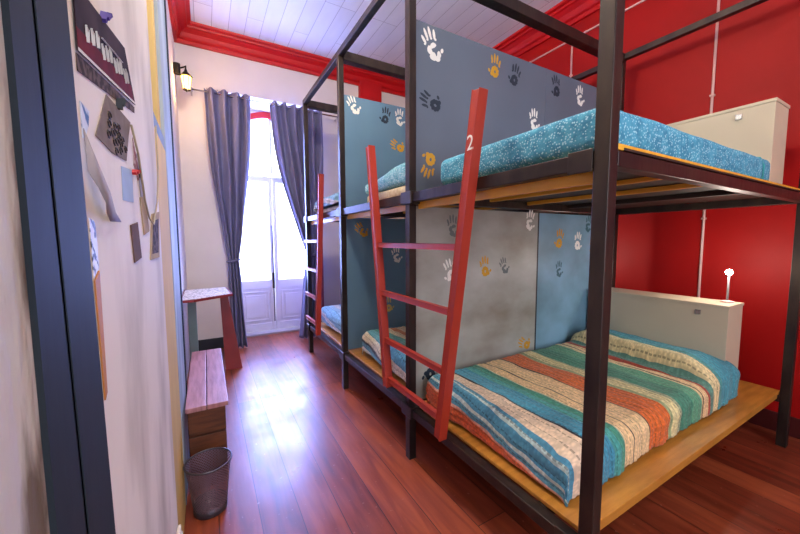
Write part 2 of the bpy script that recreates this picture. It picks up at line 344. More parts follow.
# glazed inner door folded against the wall: cream board, pale blue stile, top pane
d2 = struct(MB().box(-.5, -.138, 1.425, 1.90, 0, 1.70, .002).build('door_3', 'cream'))
MB().box(-.45, -.135, 1.88, 2.34, 0, ZC, .004).build('stile', 'paleblue', d2)
MB().box(-.45, -.130, 2.28, 2.34, 0, ZC, .004).build('edge_strip', 'slate', d2)
MB().box(-.45, -.140, 1.42, 1.92, 1.66, 1.76, .004).build('cross_rail', 'greyblue', d2)
MB().box(-.45, -.140, 1.42, 1.46, 1.76, ZC).box(-.45, -.15, 1.80, 1.92, 1.76, ZC).build('upper_frame', 'cream', d2)
MB().box(-.19, -.185, 1.46, 1.80, 1.76, ZC).build('pane', 'greyblue', d2)

# cornice
prof = [(0, 3.44), (.025, 3.44), (.03, 3.475), (.05, 3.485), (.06, 3.50), (.075, 3.535), (.11, 3.565), (.13, 3.572), (.135, 3.59), (.165, 3.60), (.17, 3.62), (0, 3.62)]
w = MB(); segs = []
for p, z in prof:
    segs.append([w.bm.verts.new(q) for q in ((XL+p, 2.34, z), (XL+p, YF-p, z), (XR-p, YF-p, z), (XR-p, YB, z))])
for i in range(len(segs)):
    a, b = segs[i], segs[(i+1) % len(segs)]
    for k in range(3): w.bm.faces.new((a[k], a[k+1], b[k+1], b[k]))
struct(w.build('trim_2', 'cornice'))
struct(MB().box(1.95, 2.28, YF-.07, YF, 0, 3.50, .004).build('trim_3', 'cornice'))
struct(MB().box(XL, OX0-.03, YF-.02, YF, 0, .13, .004).build('baseboard_far', 'slatedark'))
struct(MB().box(OX1+.03, XR, YF-.02, YF, 0, .13, .004).build('baseboard_far_right', 'slatedark'))
struct(MB().box(XR-.018, XR, YB, YF, 0, .13, .004).build('baseboard_right', mat('dark_red_skirting', '4a0c0c', .5)))
# red casing round the opening
tr = MB(); tr.box(OX0-.012, OX0+.02, YF-.012, YF+.03, 0, OZ); tr.box(OX1-.02, OX1+.012, YF-.012, YF+.03, 0, OZ)
struct(tr.build('trim_4', mat('rose_casing_paint', 'a8505c', .5)))
# arched red head over the doors
pts = []
N = 14
for i in range(N+1):
    t = i/N; pts.append((OX0+t*(OX1-OX0), 2.70+.24*math.sin(PI*t)))
for i in range(N, -1, -1):
    t = i/N; pts.append((OX0+t*(OX1-OX0), 2.78+.24*math.sin(PI*t)))
w = MB()
for i in range(N):
    quad = [pts[i], pts[i+1], pts[2*N-i], pts[2*N+1-i]]
    w.prism(quad, lambda u, v, t: (u, 4.98+.06*t, v))
bmesh.ops.remove_doubles(w.bm, verts=w.bm.verts, dist=1e-5)
struct(w.build('trim_5', 'cornice'))
w = MB()
for i in range(N):
    x0, z0 = pts[2*N+1-i]; x1, z1 = pts[2*N-i]
    w.prism([(x0, z0), (x1, z1), (x1, OZ+.02), (x0, OZ+.02)], lambda u, v, t: (u, 4.99+.05*t, v))
struct(w.build('wall_over_arch', 'plaster'))

# balcony doors
DY = 5.02
def leaf(n, x0, x1):
    st = .05; w = MB()
    w.box(x0, x0+st, DY, DY+.045, .03, 2.14, .003); w.box(x1-st, x1, DY, DY+.045, .03, 2.14, .003)
    for a, b in ((.03, .13), (.62, .74), (2.09, 2.14)): w.box(x0+st, x1-st, DY+.002, DY+.043, a, b, .003)
    o = struct(w.build('door_%d' % n, 'doorwhite'))
    MB().box(x0+st, x1-st, DY+.016, DY+.028, .13, .62).build('lower_panel', 'doorwhite', o)
    a, b, c, d = x0+st+.025, x1-st-.025, .165, .585
    m = MB().box(a, b, DY+.002, DY+.018, c, c+.022, .004).box(a, b, DY+.002, DY+.018, d-.022, d, .004).box(a, a+.022, DY+.002, DY+.018, c, d, .004).box(b-.022, b, DY+.002, DY+.018, c, d, .004)
    m.build('moulding', 'doorwhite', o)
    MB().box(a+.05, b-.05, DY+.006, DY+.018, c+.05, d-.05, .005).build('raised_field', 'doorwhite', o)
    MB().box(x0+st, x1-st, DY+.02, DY+.025, .74, 2.09).build('pane', 'glass', o)
    return o
l1 = leaf(1, OX0+.03, .832); l2 = leaf(2, .838, OX1-.03)
MB().tube([(.815, DY-.012, .15), (.815, DY-.012, 1.5)], .006, 8).box(.80, .83, DY-.02, DY, .62, .84, .004).build('bolt_handle', 'iron', l1)
w = MB(); w.box(OX0, OX0+.03, DY-.02, DY+.07, 0, OZ); w.box(OX1-.03, OX1, DY-.02, DY+.07, 0, OZ); w.box(OX0+.03, OX1-.03, DY-.01, DY+.06, 2.14, 2.165); w.box(.82, .85, DY, DY+.04, 2.2, 2.97)
o = struct(w.build('window_2', 'doorwhite'))
MB().box(OX0+.03, OX1-.03, DY+.02, DY+.025, 2.165, OZ).build('pane', 'glass', o)
struct(MB().box(OX0, OX1, YF+.3, YF+.62, 0, .025, .004).build('trim_6', mat('pale_threshold', 'b0a8b0', .4)))
# balcony outside
struct(MB().box(-.4, 2.1, 5.14, 6.1, -.08, 0).build('floor_balcony', mat('pale_concrete', 'b8b8bc', .8)))

# ------------------------------------------------------------------ curtains
def curtain(name, label, top, mid, bot, zt, zm, y, n, phase):
    """top/mid/bot = (x0,x1) spans"""
    nu, nv = 96, 60; w = MB(); g = []
    for j in range(nv+1):
        z = zt*(1-j/nv)+.015*(j/nv)
        if z > zm:
            t = (zt-z)/(zt-zm); s = t**1.7; a = top[0]+(mid[0]-top[0])*s; b = top[1]+(mid[1]-top[1])*s; amp = .045*(1-s)+.022*s
        else:
            t = (zm-z)/zm; s = t**.75; a = mid[0]+(bot[0]-mid[0])*s; b = mid[1]+(bot[1]-mid[1])*s; amp = .022+.02*s
        row = []
        for i in range(nu+1):
            u = i/nu
            f = math.sin(u*2*PI*n+phase)+.3*math.sin(u*2*PI*n*1.7+phase*2+z*1.5)
            x = a+(b-a)*u+.006*math.sin(z*5+u*9)*min(1, abs(z-zm)*3)
            row.append(w.bm.verts.new((x, y+amp*f, z)))
        g.append(row)
    for j in range(nv):
        for i in range(nu): w.bm.faces.new((g[j][i], g[j][i+1], g[j+1][i+1], g[j+1][i]))
    root = thing(name, label, 'curtain', ((top[0]+top[1])/2, y, 0), 'dark curtains at the balcony door')
    o = w.build('cloth', 'curtain', root, True)
    md = o.modifiers.new('s', 'SOLIDIFY'); md.thickness = .003
    mx = (mid[0]+mid[1])/2; hw = (mid[1]-mid[0])/2+.012
    MB().tube([(mx+hw*math.cos(k*PI/8), y+.05*math.sin(k*PI/8), zm+.012*math.cos(k*PI/8)) for k in range(17)], .012, 8, False).build('tieback', 'curtain', root, True)
    for k in range(5):
        gx = top[0]+(top[1]-top[0])*(.07+k*.21)
        MB().tube([(gx, y-.045+.022*math.cos(q*PI/6), zt-.04+.022*math.sin(q*PI/6)) for q in range(13)], .004, 6, False).build('grommet', 'chrome', root, True)
    return root
curtain('curtain', 'dark slate curtain beside the wall lantern, tied in near the console table', (.055, .53), (.225, .335), (.22, .39), 2.97, 1.06, 4.42, 4, .4)
curtain('curtain', 'dark slate curtain hanging next to the farthest bunk post', (.74, 1.40), (1.15, 1.33), (1.02, 1.34), 2.955, 1.10, 4.42, 6, 1.1)
r = thing('curtain_rod', 'thin metal rod carrying both dark curtains above the balcony door', 'curtain rod', (.75, 4.42, 2.93))
MB().tube([(-.1, 4.42, 2.93), (1.75, 4.42, 2.915)], .009, 10).build('rod', 'chrome', r, True)
for x in (-.06, 1.60): MB().box(x-.008, x+.008, 4.42, YF, 2.905, 2.92).tube([(x, 4.42, 2.90), (x, 4.42, 2.945)], .013, 8).build('bracket', 'chrome', r)
for x in (-.1, 1.75): MB().lathe([(.001, -.02), (.018, -.012), (.02, 0), (.018, .012), (.001, .02)], (x, 4.42, 2.93 if x < 0 else 2.915), 12).build('finial', 'chrome', r, True)

# ------------------------------------------------------------------ wall lantern
sx, sy, sz = -.095, 4.15, 2.92
r = thing('wall_lantern', 'small black lantern glowing warm beside the dark curtain', 'lamp', (XL, sy, 2.99))
MB().lathe([(.03, 0), (.03, .1)], (XL+.03, sy, 2.95), 12).build('wall_plate', 'iron', r)
MB().tube([(XL, sy, 3.0), (-.15, sy, 3.01), (-.11, sy, 3.03), (sx, sy, 3.045), (sx, sy, 3.0)], .008, 8).build('arm', 'iron', r, True)
MB().lathe([(.002, .14), (.012, .115), (.016, .10), (.055, .06), (.06, .055), (.002, .05)], (sx, sy, sz-.03), 6).build('roof', 'iron', r)
MB().lathe([(.03, -.07), (.046, .05)], (sx, sy, sz-.03), 6).build('glass', 'lampglass', r)
w = MB()
for k in range(6):
    a = k*PI/3; w.tube([(sx+.031*math.cos(a), sy+.031*math.sin(a), sz-.10), (sx+.048*math.cos(a), sy+.048*math.sin(a), sz+.025)], .003, 5)
w.lathe([(.034, -.082), (.034, -.07)], (sx, sy, sz-.03), 6); w.lathe([(.003, -.1), (.01, -.09), (.012, -.08)], (sx, sy, sz-.03), 8)
w.build('cage', 'iron', r)

# ------------------------------------------------------------------ bunk frame
PX0, PX1 = 1.014, 3.09
PY = [.572, 1.645, 2.74, 3.85]
ZT, ZR, ZL = 2.80, 1.53, .30
T = .0228
fr = thing('bunk_frame', 'long dark steel bunk frame of square tube standing along the red wall', 'bed frame', (PX0, PY[0], 0))
def tb(name, x0, x1, y0, y1, z0, z1): return MB().box(x0, x1, y0, y1, z0, z1, .003).build(name, 'steel', fr)
for y in PY:
    tb('post', PX0-T, PX0+T, y-T, y+T, 0, ZT+T); tb('post', PX1-T, PX1+T, y-T, y+T, 0, ZT+T)
    tb('top_beam', PX0+T, PX1-T, y-.034, y+.034, ZT-.05, ZT+T)
for k in range(3):
    y0, y1 = PY[k]+T, PY[k+1]-T
    for x in (PX0, PX1):
        tb('top_rail', x-T, x+T, y0, y1, ZT-T, ZT+T)
        tb('bed_rail', x-T, x+T, y0, y1, ZR-T-.002, ZR+T+.003)
        tb('bed_rail', x-T, x+T, y0, y1, ZL-T, ZL+T)
for y in PY:
    for z in (ZR, ZL):
        if z == ZL and y == PY[0]: tb('cross_rail', PX0+T, PX1-T, .74, .78, z-T, z+T); continue
        tb('cross_rail', PX0+T, PX1-T, y-T, y+T, z-T, z+T)
        if y > 1:
            b = MB().box(PX0-T-.012, PX0+T+.006, y-.055, y+.055, z-.035, z+.035, .004)
            b.build('clamp', 'steel', fr)
for z in (ZR, ZL): MB().box(PX0-T-.006, PX0-T, PY[0]+T, PY[0]+.10, z-.033, z+.033, .002).build('clamp', 'steel', fr)

# platforms
def platform(label, k, z, grp, lower):
    y0, y1 = PY[k]+T+.004, PY[k+1]-T-.004
    if lower: y0 = PY[k]-T-.005 if k == 0 else PY[k]+T+.004
    r = thing('bed_platform', label, 'bed base', (PX0, y0, z), grp)
    top = z+T+.003
    X0 = PX0+T+.002; X1 = PX1-T-.002
    if lower:
        MB().box(PX0+T+.002, PX1+.02, y0 if k else PY[k]+.026, y1, top, top+.016, .002).build('board', 'woodx', r)
        if k == 0:
            pass
        if k == 0: MB().box(PX0+T+.002, PX1+.02, .604, .622, top-.03, top-.001, .002).build('edge_lip', 'woodx', r)
    else:
        MB().box(X0+.03, X1, y0-.05 if k == 0 else y0, y1, top, top+.008, .001).build('deck', 'darkply', r)
        MB().box(X0+.002, X0+.022, y0+.01, y1-.01, z-.06, top-.001, .002).build('side_board', 'wood', r)
        if k == 0: MB().box(X0+.0, X1+.01, PY[0]-T+.002, PY[0]+T-.01, top, top+.018, .002).build('edge_board', 'wood', r)
        for i, x in enumerate((1.60, 1.95, 2.4)):
            MB().box(x-.014, x+.014, y0+.004, y1-.004, z+.006-.004*i, top-.001, .002).build('batten', 'wood' if i < 2 else 'darkply', r)
    return r
BN = ['nearest', 'middle', 'farthest']
for k in range(3):
    platform(f'orange pine platform of the lower bed in the {BN[k]} bay, just above the floor', k, ZL, 'lower bed platforms', True)
    platform(f'pine and dark ply base of the upper bed in the {BN[k]} bay', k, ZR, 'upper bed platforms', False)

# ------------------------------------------------------------------ hand prints
def hand(parent, y, cx, cz, size, ang, m, mirror=1, kind=0):
    """painted print on the face of a partition; fingers up at ang=0, heel at the bottom"""
    s = size*1.08/.19; w = MB(); ca, sa = math.cos(ang), math.sin(ang)
    lay = [0]
    def disc(px, pz, rx, rz, rot=0, n=14, wob=.0):
        lay[0] += 1; poly = []
        for i in range(n):
            a = 2*PI*i/n; k = 1+wob*math.sin(3*a+lay[0])
            ex, ez = rx*k*math.cos(a), rz*k*math.sin(a)
            qx, qz = px+ex*math.cos(rot)-ez*math.sin(rot), pz+ex*math.sin(rot)+ez*math.cos(rot)
            qx *= mirror; qx, qz = qx*s, qz*s
            poly.append((cx+qx*ca-qz*sa, cz+qx*sa+qz*ca))
        dd = .0006+.00006*lay[0]
        w.prism(poly, lambda u, v, t: (u, y-dd*t+.0002, v))
    for i, (fx, fz, L, rot) in enumerate(((-.040, .030, .022, .32), (-.018, .052, .028, .1), (.006, .055, .029, -.06), (.030, .043, .025, -.22))):
        disc(fx, fz, .0078, L, rot)
        disc(fx-.30*L*0, fz-L*.9, .0065, .006, rot)
    disc(.052, -.035, .0085, .012, -.7)      # thumb tip
    if kind == 0:                             # C-shaped palm
        disc(.004, -.004, .022, .012, .25, wob=.1); disc(-.022, -.022, .014, .022, .1, wob=.1); disc(-.012, -.052, .020, .020, .3, wob=.1); disc(.012, -.066, .016, .014, 0); disc(.026, -.050, .012, .018, -.5, wob=.1)
    else:                                     # fuller palm with a small bare centre
        for i in range(9):
            a = i*2*PI/9; disc(.0+.021*math.cos(a), -.034+.025*math.sin(a), .014, .014, a, wob=.1)
        disc(.028, -.052, .014, .013, -.4)
    return w.build('hand_print', m, parent)

def partition(label, y, z0, z1, xs, mats, prints, seamcol):
    r = thing('partition', label, 'partition', (PX0+T, y, z0), 'bunk partitions')
    th = .009
    for (a, b), m in zip(zip(xs[:-1], xs[1:]), mats):
        MB().box(a+.0015, b-.0015, y-th, y+th, z0, z1, .0015).build('board', m, r)
    for x in xs[1:-1]: MB().box(x-.006, x+.006, y-th-.0015, y-th+.002, z0, z1).build('seam_strip', seamcol, r)
    for p in prints: hand(r, y-th, *p)
    return r
X0, X1 = PX0+T+.004, PX1-T-.004
R = math.radians
UP1 = [(1.149, 2.385, .20, R(22), 'white', 1, 0), (1.634, 2.385, .165, R(-2), 'yellow', -1, 1), (1.815, 2.372, .165, R(-12), 'navy', -1, 1), (1.143, 2.075, .17, R(68), 'navy', 1, 1),
       (1.131, 1.726, .17, R(160), 'yellow', 1, 1), (2.237, 2.392, .17, R(15), 'navy', -1, 1), (2.52, 2.384, .165, R(5), 'white', 1, 0), (2.012, 2.122, .165, R(4), 'white', 1, 0), (2.79, 2.41, .165, R(-15), 'navy', 1, 1)]
LO1 = [(1.309, 1.38, .15, R(5), 'greyprint', 1, 0), (2.00, 1.432, .16, R(-12), 'white', 1, 0), (1.577, 1.12, .155, R(6), 'yellow', 1, 1), (1.752, 1.12, .13, R(20), 'greyprint', 1, 0), (1.29, 1.11, .16, R(20), 'white', -1, 1),
       (2.335, 1.30, .17, R(-4), 'yellow', -1, 1), (2.565, 1.28, .165, R(-8), 'white', 1, 1), (2.77, 1.24, .17, R(-12), 'yellow', 1, 1), (2.70, 1.42, .15, R(-15), 'teal', 1, 0), (2.342, 1.07, .14, 0, 'teal', 1, 0),
       (1.975, .545, .15, R(60), 'yellow', 1, 1), (1.155, .455, .18, R(195), 'navy', 1, 1)]
UP2 = [(1.123, 2.418, .17, R(25), 'white', 1, 0), (1.424, 2.385, .165, R(-6), 'navy', -1, 1), (1.566, 2.395, .165, R(-2), 'white', 1, 0), (1.544, 2.14, .17, R(65), 'yellow', 1, 1)]
LO2 = [(1.181, 1.383, .16, R(40), 'yellow', 1, 0), (1.528, 1.16, .17, R(8), 'white', 1, 0), (1.441, .70, .16, R(10), 'pale', 1, 1)]
partition('tall slate partition with handprints at head of the nearest upper bed, reaching above the blue sheet', PY[1], ZR+T+.02, 2.49, [X0, 2.13, X1], ['panel', 'panel'], UP1, 'panel')
partition('weathered grey and blue partition with handprints behind the striped quilt on the nearest lower bed', PY[1], ZL+T+.02, ZR-T-.02, [X0, 2.09, X1], ['lowgrey', 'lowblue'], LO1, 'slatedark')
partition('blue partition with handprints above the middle upper bed', PY[2], ZR+T+.02, 2.49, [X0, 2.13, X1], ['panelblue', 'panelblue'], UP2, 'panelblue')
partition('blue partition with handprints beside the middle lower bed', PY[2], ZL+T+.02, ZR-T-.02, [X0, 2.09, X1], ['panelblue', 'panelblue'], LO2, 'panelblue')

# ------------------------------------------------------------------ bedding
def sm(t): t = max(0, min(1, t)); return t*t*(3-2*t)
def over(d, r):
    """arc length d past a straight run, over an edge of radius r -> (forward, down)"""
    if d <= 0: return d, 0
    q = r*PI/2
    if d < q: return r*math.sin(d/r), r*(1-math.cos(d/r))
    return r, r+(d-q)
def quilt_mesh(x0, x1, y0, y1, ztop, zmin, m, parent, drop=.16, bulge=True, seed=0, r=.06, head=.35, name='quilt', amp=1, skew=.14):
    """cloth over a mattress: foot at x0, near side at y0, far side y1 tucked"""
    w = MB(); uvl = w.bm.loops.layers.uv.new('UVMap')
    du = .01; S = (x1-x0)+drop; nu = int(S/du); D = (y1-y0)+drop+.08; nv = int(D/du); g = []
    for i in range(nu+1):
        s = i*S/nu; a = drop-s
        if a > 0:
            fx, dn = over(a, r); px = x0+r-fx if a > 0 else 0
            # straight part starts at x0+r
        px = None
        e = (drop+(r-PI*r/2)) - s        # distance past the start of the foot curve
        st = x0+r
        # arc-length: curve starts when s reaches foot end
        d1 = drop-s
        if d1 > 0: f1, dn1 = over(d1, r); px = st-f1
        else: px = st-d1; dn1 = 0
        row = []
        for j in range(nv+1):
            t = j*D/nv; d2 = drop-t
            if d2 > 0: f2, dn2 = over(d2, r); py = y0+r-f2
            else: py = y0+r-d2; dn2 = 0
            ymax = y1-r*.6
            if py > ymax: f3, dn3 = over(py-ymax, r*.6); py = ymax+f3; dn2 += dn3
            z = ztop-max(dn1, dn2)-.35*min(dn1, dn2)
            if bulge:
                b = sm((px-(x1-head)-.12*(py-y0))/.04)
                e1 = sm((py-y0)/.16)*sm((y1+.02-py)/.14)
                ph = .10*b*(.45+.55*e1)*(1-.35*sm((px-(x1-.08))/.09))
                if dn2 < .1: z += ph
                # roll of cloth just before the pillow: small dip
                z -= .012*math.exp(-((px-(x1-head-.02))/.02)**2)*e1
            q = Vector((s*3, t*3, seed*7.1))
            k = noise.noise(q*1.3)*.014+noise.noise(q*4)*.006
            k += .0022*math.sin(s*2*PI/.038+2*noise.noise(q*2))         # rows of quilting
            side = sm(max(dn1, dn2)/.05)
            fold = .009*noise.noise(Vector((t*7, s*1.5, seed))) if dn1 > dn2 else .007*noise.noise(Vector((s*8, t*1.5, seed+5)))
            z += k*amp*(1-side); 
            if dn1 > .01 and dn1 >= dn2: px_ = px-abs(fold)*2*side*amp-k*side
            else: px_ = px
            py_ = py-(abs(fold)*2*side*amp+k*side) if dn2 > dn1 and dn2 > .01 and t < drop+.05 else py
            z = max(z, zmin+.004+.004*(noise.noise(q*3)+.5)*0)
            v = w.bm.verts.new((px_, py_, z)); row.append((v, s, t))
        g.append(row)
    for i in range(nu):
        for j in range(nv):
            qd = (g[i][j], g[i+1][j], g[i+1][j+1], g[i][j+1])
            try: f = w.bm.faces.new([q[0] for q in qd])
            except ValueError: continue
            for lp, q in zip(f.loops, qd): lp[uvl].uv = (q[1]+(skew*(1-sm(q[1]/.32))-.02+.12*sm((q[1]-1.12)/.25))*(1-max(0, min(1, (q[2]-drop)/(y1-y0)))), q[2])
    o = w.build(name, m, parent, True)
    md = o.modifiers.new('s', 'SOLIDIFY'); md.thickness = .006; md.offset = 1
    return o

def mattress_mesh(x0, x1, y0, y1, z0, z1, name, m, parent=None, r=.05, origin=None):
    w = MB().box(x0, x1, y0, y1, z0, z1)
    bmesh.ops.bevel(w.bm, geom=w.bm.edges[:], offset=r, segments=5, profile=.55, affect='EDGES')
    return w.build(name, m, parent, True, origin)
plat = ZL+T+.003+.016
# nearest lower bed
m_ = mattress_mesh(1.13, 2.62, .74, 1.54, plat+.001, plat+.14, 'mattress', 'creamfab', None, .045, (1.13, .74, plat)); tag(m_, 'low mattress under the striped quilt on the nearest lower bed', 'mattress')
q_ = quilt_mesh(1.085, 2.655, .695, 1.575, plat+.172, plat, 'quilt', None, drop=.185, seed=1); tag(q_, 'striped teal, orange and cream quilt spread over the nearest lower bed', 'quilt', None)
# middle lower bed
m_ = mattress_mesh(1.13, 2.62, 1.86, 2.48, plat+.001, plat+.155, 'mattress', 'creamfab', None, .045, (1.13, 1.86, plat)); tag(m_, 'low mattress under the striped quilt on the middle lower bed', 'mattress')
q_ = quilt_mesh(1.09, 2.655, 1.80, 2.53, plat+.20, plat, 'quilt2', None, drop=.185, seed=2); tag(q_, 'striped quilt on the middle lower bed, seen behind the large red ladder', 'quilt')
# farthest lower bed
m_ = mattress_mesh(1.13, 2.62, 2.98, 3.64, plat+.001, plat+.155, 'mattress', 'creamfab', None, .045, (1.13, 2.98, plat)); tag(m_, 'low mattress under the pale quilt on the farthest lower bed', 'mattress')
q_ = quilt_mesh(1.09, 2.67, 2.93, 3.70, plat+.21, plat, 'quilt3', None, drop=.185, seed=3); tag(q_, 'pale blue striped quilt on the farthest lower bed near the curtain', 'quilt')
# nearest upper bed: mattress in a fitted flecked sheet
zu = ZR+T+.003+.008
up = thing('mattress', 'teal flecked sheet covered mattress on the nearest upper bed', 'mattress', (1.06, .58, zu))
w = MB().box(1.065, 2.60, .60, 1.46, zu+.012, zu+.152)
bmesh.ops.bevel(w.bm, geom=w.bm.edges[:], offset=.045, segments=6, profile=.55, affect='EDGES')
bmesh.ops.subdivide_edges(w.bm, edges=[e for e in w.bm.edges if e.calc_length() > .3], cuts=14, use_grid_fill=True)
for v in w.bm.verts:
    v.co += Vector((0, 0, 1))*.006*noise.noise(v.co*4)
w.build('fitted_sheet', 'dots', up, True)
MB().tube([(2.45, .598, zu+.02), (2.45, .596, zu+.10), (2.45, .612, zu+.142), (2.45, .66, zu+.155)], .004, 6).build('sheet_seam', 'tealfab', up)
# middle upper bed: mattress with stacked folded blankets
m_ = mattress_mesh(1.08, 2.6, 1.72, 2.40, zu+.001, zu+.075, 'mattress', 'creamfab', None, .03, (1.08, 1.75, zu)); tag(m_, 'thin cream striped mattress on the middle upper bed', 'mattress')
w = MB().box(1.07, 1.9, 1.72, 2.42, zu+.078, zu+.16); bmesh.ops.bevel(w.bm, geom=w.bm.edges[:], offset=.03, segments=5, profile=.5, affect='EDGES')
bmesh.ops.subdivide_edges(w.bm, edges=[e for e in w.bm.edges if e.calc_length() > .2], cuts=12, use_grid_fill=True)
for v in w.bm.verts:
    if v.co.z > zu+.1: v.co.z += .05*sm((2.35-v.co.y)/.5)+.008*noise.noise(v.co*7)
tag(w.build('blanket', 'dots2', None, True, (1.07, 1.72, zu+.078)), 'pale teal flecked blanket heaped on the middle upper bed', 'blanket')
# farthest upper bed
m_ = mattress_mesh(1.08, 2.6, 2.82, 3.72, zu+.001, zu+.06, 'mattress', 'creamfab', None, .028, (1.08, 2.82, zu)); tag(m_, 'thin mattress on the farthest upper bed by the window', 'mattress')
q_ = quilt_mesh(1.05, 2.0, 2.80, 3.62, zu+.17, zu, 'quilt3', None, drop=.14, seed=4, bulge=False, amp=2.2); tag(q_, 'rumpled pale blue quilt on the farthest upper bed', 'quilt')

# headboards
def headboard(label, y0, y1, z0, z1, x0=2.70, x1=2.93):
    r = thing('headboard', label, 'headboard', (x0, y0, z0), 'headboard boxes')
    MB().box(x0, x1, y0, y1, z0, z1-.018, .002).build('box', 'headboard', r)
    MB().box(x0-.004, x1+.004, y0-.004, y1+.004, z1-.018, z1, .002).build('top_board', 'headboard', r)
    MB().box(x0-.008, x0, y0+.13, y0+.16, z1-.075, z1-.045, .002).build('hook', 'chrome', r)
    return r
headboard('beige box headboard of the nearest upper bed, above the teal sheet', .63, 1.60, zu+.001, 2.055)
headboard('beige box headboard of the nearest lower bed carrying the small lamp', .755, 1.60, plat+.001, .895)
headboard('beige box headboard of the middle lower bed', 1.85, 2.68, plat+.001, .895)

# reading lamps on the headboards; the middle one is unseen, added to light its bay
LAMPS = [(2.86, .812, 5.0, 'small bright lamp on a thin stem on the nearest lower headboard, against the red wall'), (2.86, 1.98, 5.0, 'added unseen reading lamp on the middle lower headboard behind the grey partition')]
for LX, LY, LE, lb in LAMPS:
    r = thing('reading_lamp', lb, 'lamp', (LX, LY, .895))
    MB().lathe([(.035, 0), (.035, .008), (.01, .014)], (LX, LY, .8955), 16).build('base', 'conduit', r)
    MB().tube([(LX, LY, .905), (LX, LY, 1.07)], .006, 8).build('stem', 'greypaper', r, True)
    MB().lathe([(.001, -.018), (.013, -.013), (.018, 0), (.013, .013), (.001, .018)], (LX, LY, 1.086), 14).build('bulb', 'bulb', r, True)

# conduits on the red wall
def conduit(label, pts, clips):
    r = thing('wall_conduit', label, 'conduit', pts[0])
    MB().tube(pts, .0085, 8).build('pipe', 'conduit', r, True)
    for c in clips: MB().box(c[0]-.012, c[0]+.014, c[1]-.014, c[1]+.014, c[2]-.007, c[2]+.007, .002).build('clip', 'conduit', r)
cx = XR-.0095
conduit('thin white vertical conduit on the red wall passing behind both headboards', [(cx, 1.10, 0.14), (cx, 1.10, 3.29)], [(cx, 1.10, z) for z in (.6, 1.45, 1.9, 2.35, 2.9)])
conduit('thin white horizontal conduit high on the red wall under the cornice', [(cx, -.5, 3.30), (cx, 4.4, 3.30)], [(cx, y, 3.30) for y in (.3, 1.3, 2.1, 2.75, 3.4, 4.0)])
conduit('thin white drop conduit on the red wall above the tall handprint partition', [(cx, 2.24, .14), (cx, 2.24, 3.29)], [(cx, 2.24, 2.95)])

# ------------------------------------------------------------------ ladders
def slope(y0, z0, y1, z1, z): return y0+(y1-y0)*(z-z0)/(z1-z0)
lx = .965
lad = thing('ladder', 'large red wooden ladder marked 2 leaning wide at the top on the middle bunk post', 'ladder', (lx, 1.56, .3))
def rail(name, yb, zb, yt, zt, t, parent):
    return MB().beam((lx, yb, zb), (lx, yt, zt), t, .042, up=(1, 0, 0), bevel=.003).build(name, 'ladder', parent)
rail('rail', 1.290, .325, 1.045, 1.885, .042, lad)
rail('rail', 1.840, .375, 2.070, 1.905, .042, lad)
for z in (1.265, .965, .668, .425):
    a = slope(1.290, .325, 1.045, 1.885, z); b = slope(1.840, .375, 2.070, 1.905, z)
    MB().beam((lx+.002, a+.018, z), (lx+.002, b-.018, z), .022, .03, bevel=.002).build('rung', 'ladder', lad)
cu = bpy.data.curves.new('number', 'FONT'); cu.body = '2'; cu.size = .085; cu.extrude = .0006; cu.align_x = 'CENTER'
to = bpy.data.objects.new('number', cu); C.objects.link(to)
bpy.context.view_layer.update()
me = bpy.data.meshes.new_from_object(to.evaluated_get(bpy.context.evaluated_depsgraph_get())); bpy.data.objects.remove(to)
no = bpy.data.objects.new('painted_number', me); C.objects.link(no); me.materials.append(M['white'])
no.parent = lad; no['label'] = 'white painted figure 2'
ny = slope(1.290, .325, 1.045, 1.885, 1.70)
no.matrix_local = Matrix.Translation(Vector((lx-.0215, ny, 1.66))-Vector(lad.location)) @ Matrix.Rotation(-PI/2, 4, 'Z') @ Matrix.Rotation(PI/2, 4, 'X')
lad2 = thing('ladder', 'narrow red wooden ladder on the farthest bunk post beside the curtain', 'ladder', (lx, 3.4, .3))
rail('rail', 3.385, .33, 3.165, 1.91, .042, lad2)
for z in (1.285, .985, .70, .43):
    b = slope(3.385, .33, 3.165, 1.91, z)
    MB().beam((lx+.002, b+.018, z), (lx+.002, 3.83, z), .022, .03, bevel=.002).build('rung', 'ladder', lad2)

# ------------------------------------------------------------------ left side furniture
b = thing('bench', 'low wooden bench with pinkish worn top against the left wall', 'bench', (-.03, 1.98, 0))
w = MB(); w.box(-.125, -.032, 1.96, 2.98, .425, .45, .003); w.box(-.028, .07, 1.96, 2.98, .425, .45, .003); w.build('seat', 'benchtop', b)
w = MB(); w.box(-.115, .055, 1.99, 2.01, 0, .425, .002); w.box(-.115, .055, 1.97, 1.99, .30, .425, .002); w.box(-.115, .055, 1.974, 1.99, .0, .285, .002); w.build('end_panel', 'benchwood', b)
MB().box(-.115, .055, 2.93, 2.95, 0, .425, .002).build('end_panel', 'benchwood', b)
MB().box(.035, .055, 2.01, 2.93, .30, .425, .002).build('front_rail', 'benchwood', b)

t = thing('console_table', 'corner table with red edged patterned top and slanted plank leg past the bench', 'table', (0, 3.6, 0))
tri = [(-.195, 3.17), (-.10, 3.17), (.195, 3.36), (.17, 3.86), (-.195, 3.86)]
MB().prism(tri, lambda u, v, q: (u, v, .80+.02*q)).build('edge_band', 'tablered', t)
tri2 = [(-.185, 3.19), (-.10, 3.19), (.175, 3.37), (.155, 3.84), (-.185, 3.84)]
MB().prism(tri2, lambda u, v, q: (u, v, .82+.003*q)).build('top', 'tabletop', t)
MB().prism([(.10, .80), (.165, .80), (.275, 0), (.125, 0)], lambda u, v, q: (u, 3.72+.03*q, v)).build('plank_leg', 'tablered', t)
MB().box(-.17, -.10, 3.7, 3.77, 0, .80, .004).build('leg', 'greygreen', t)

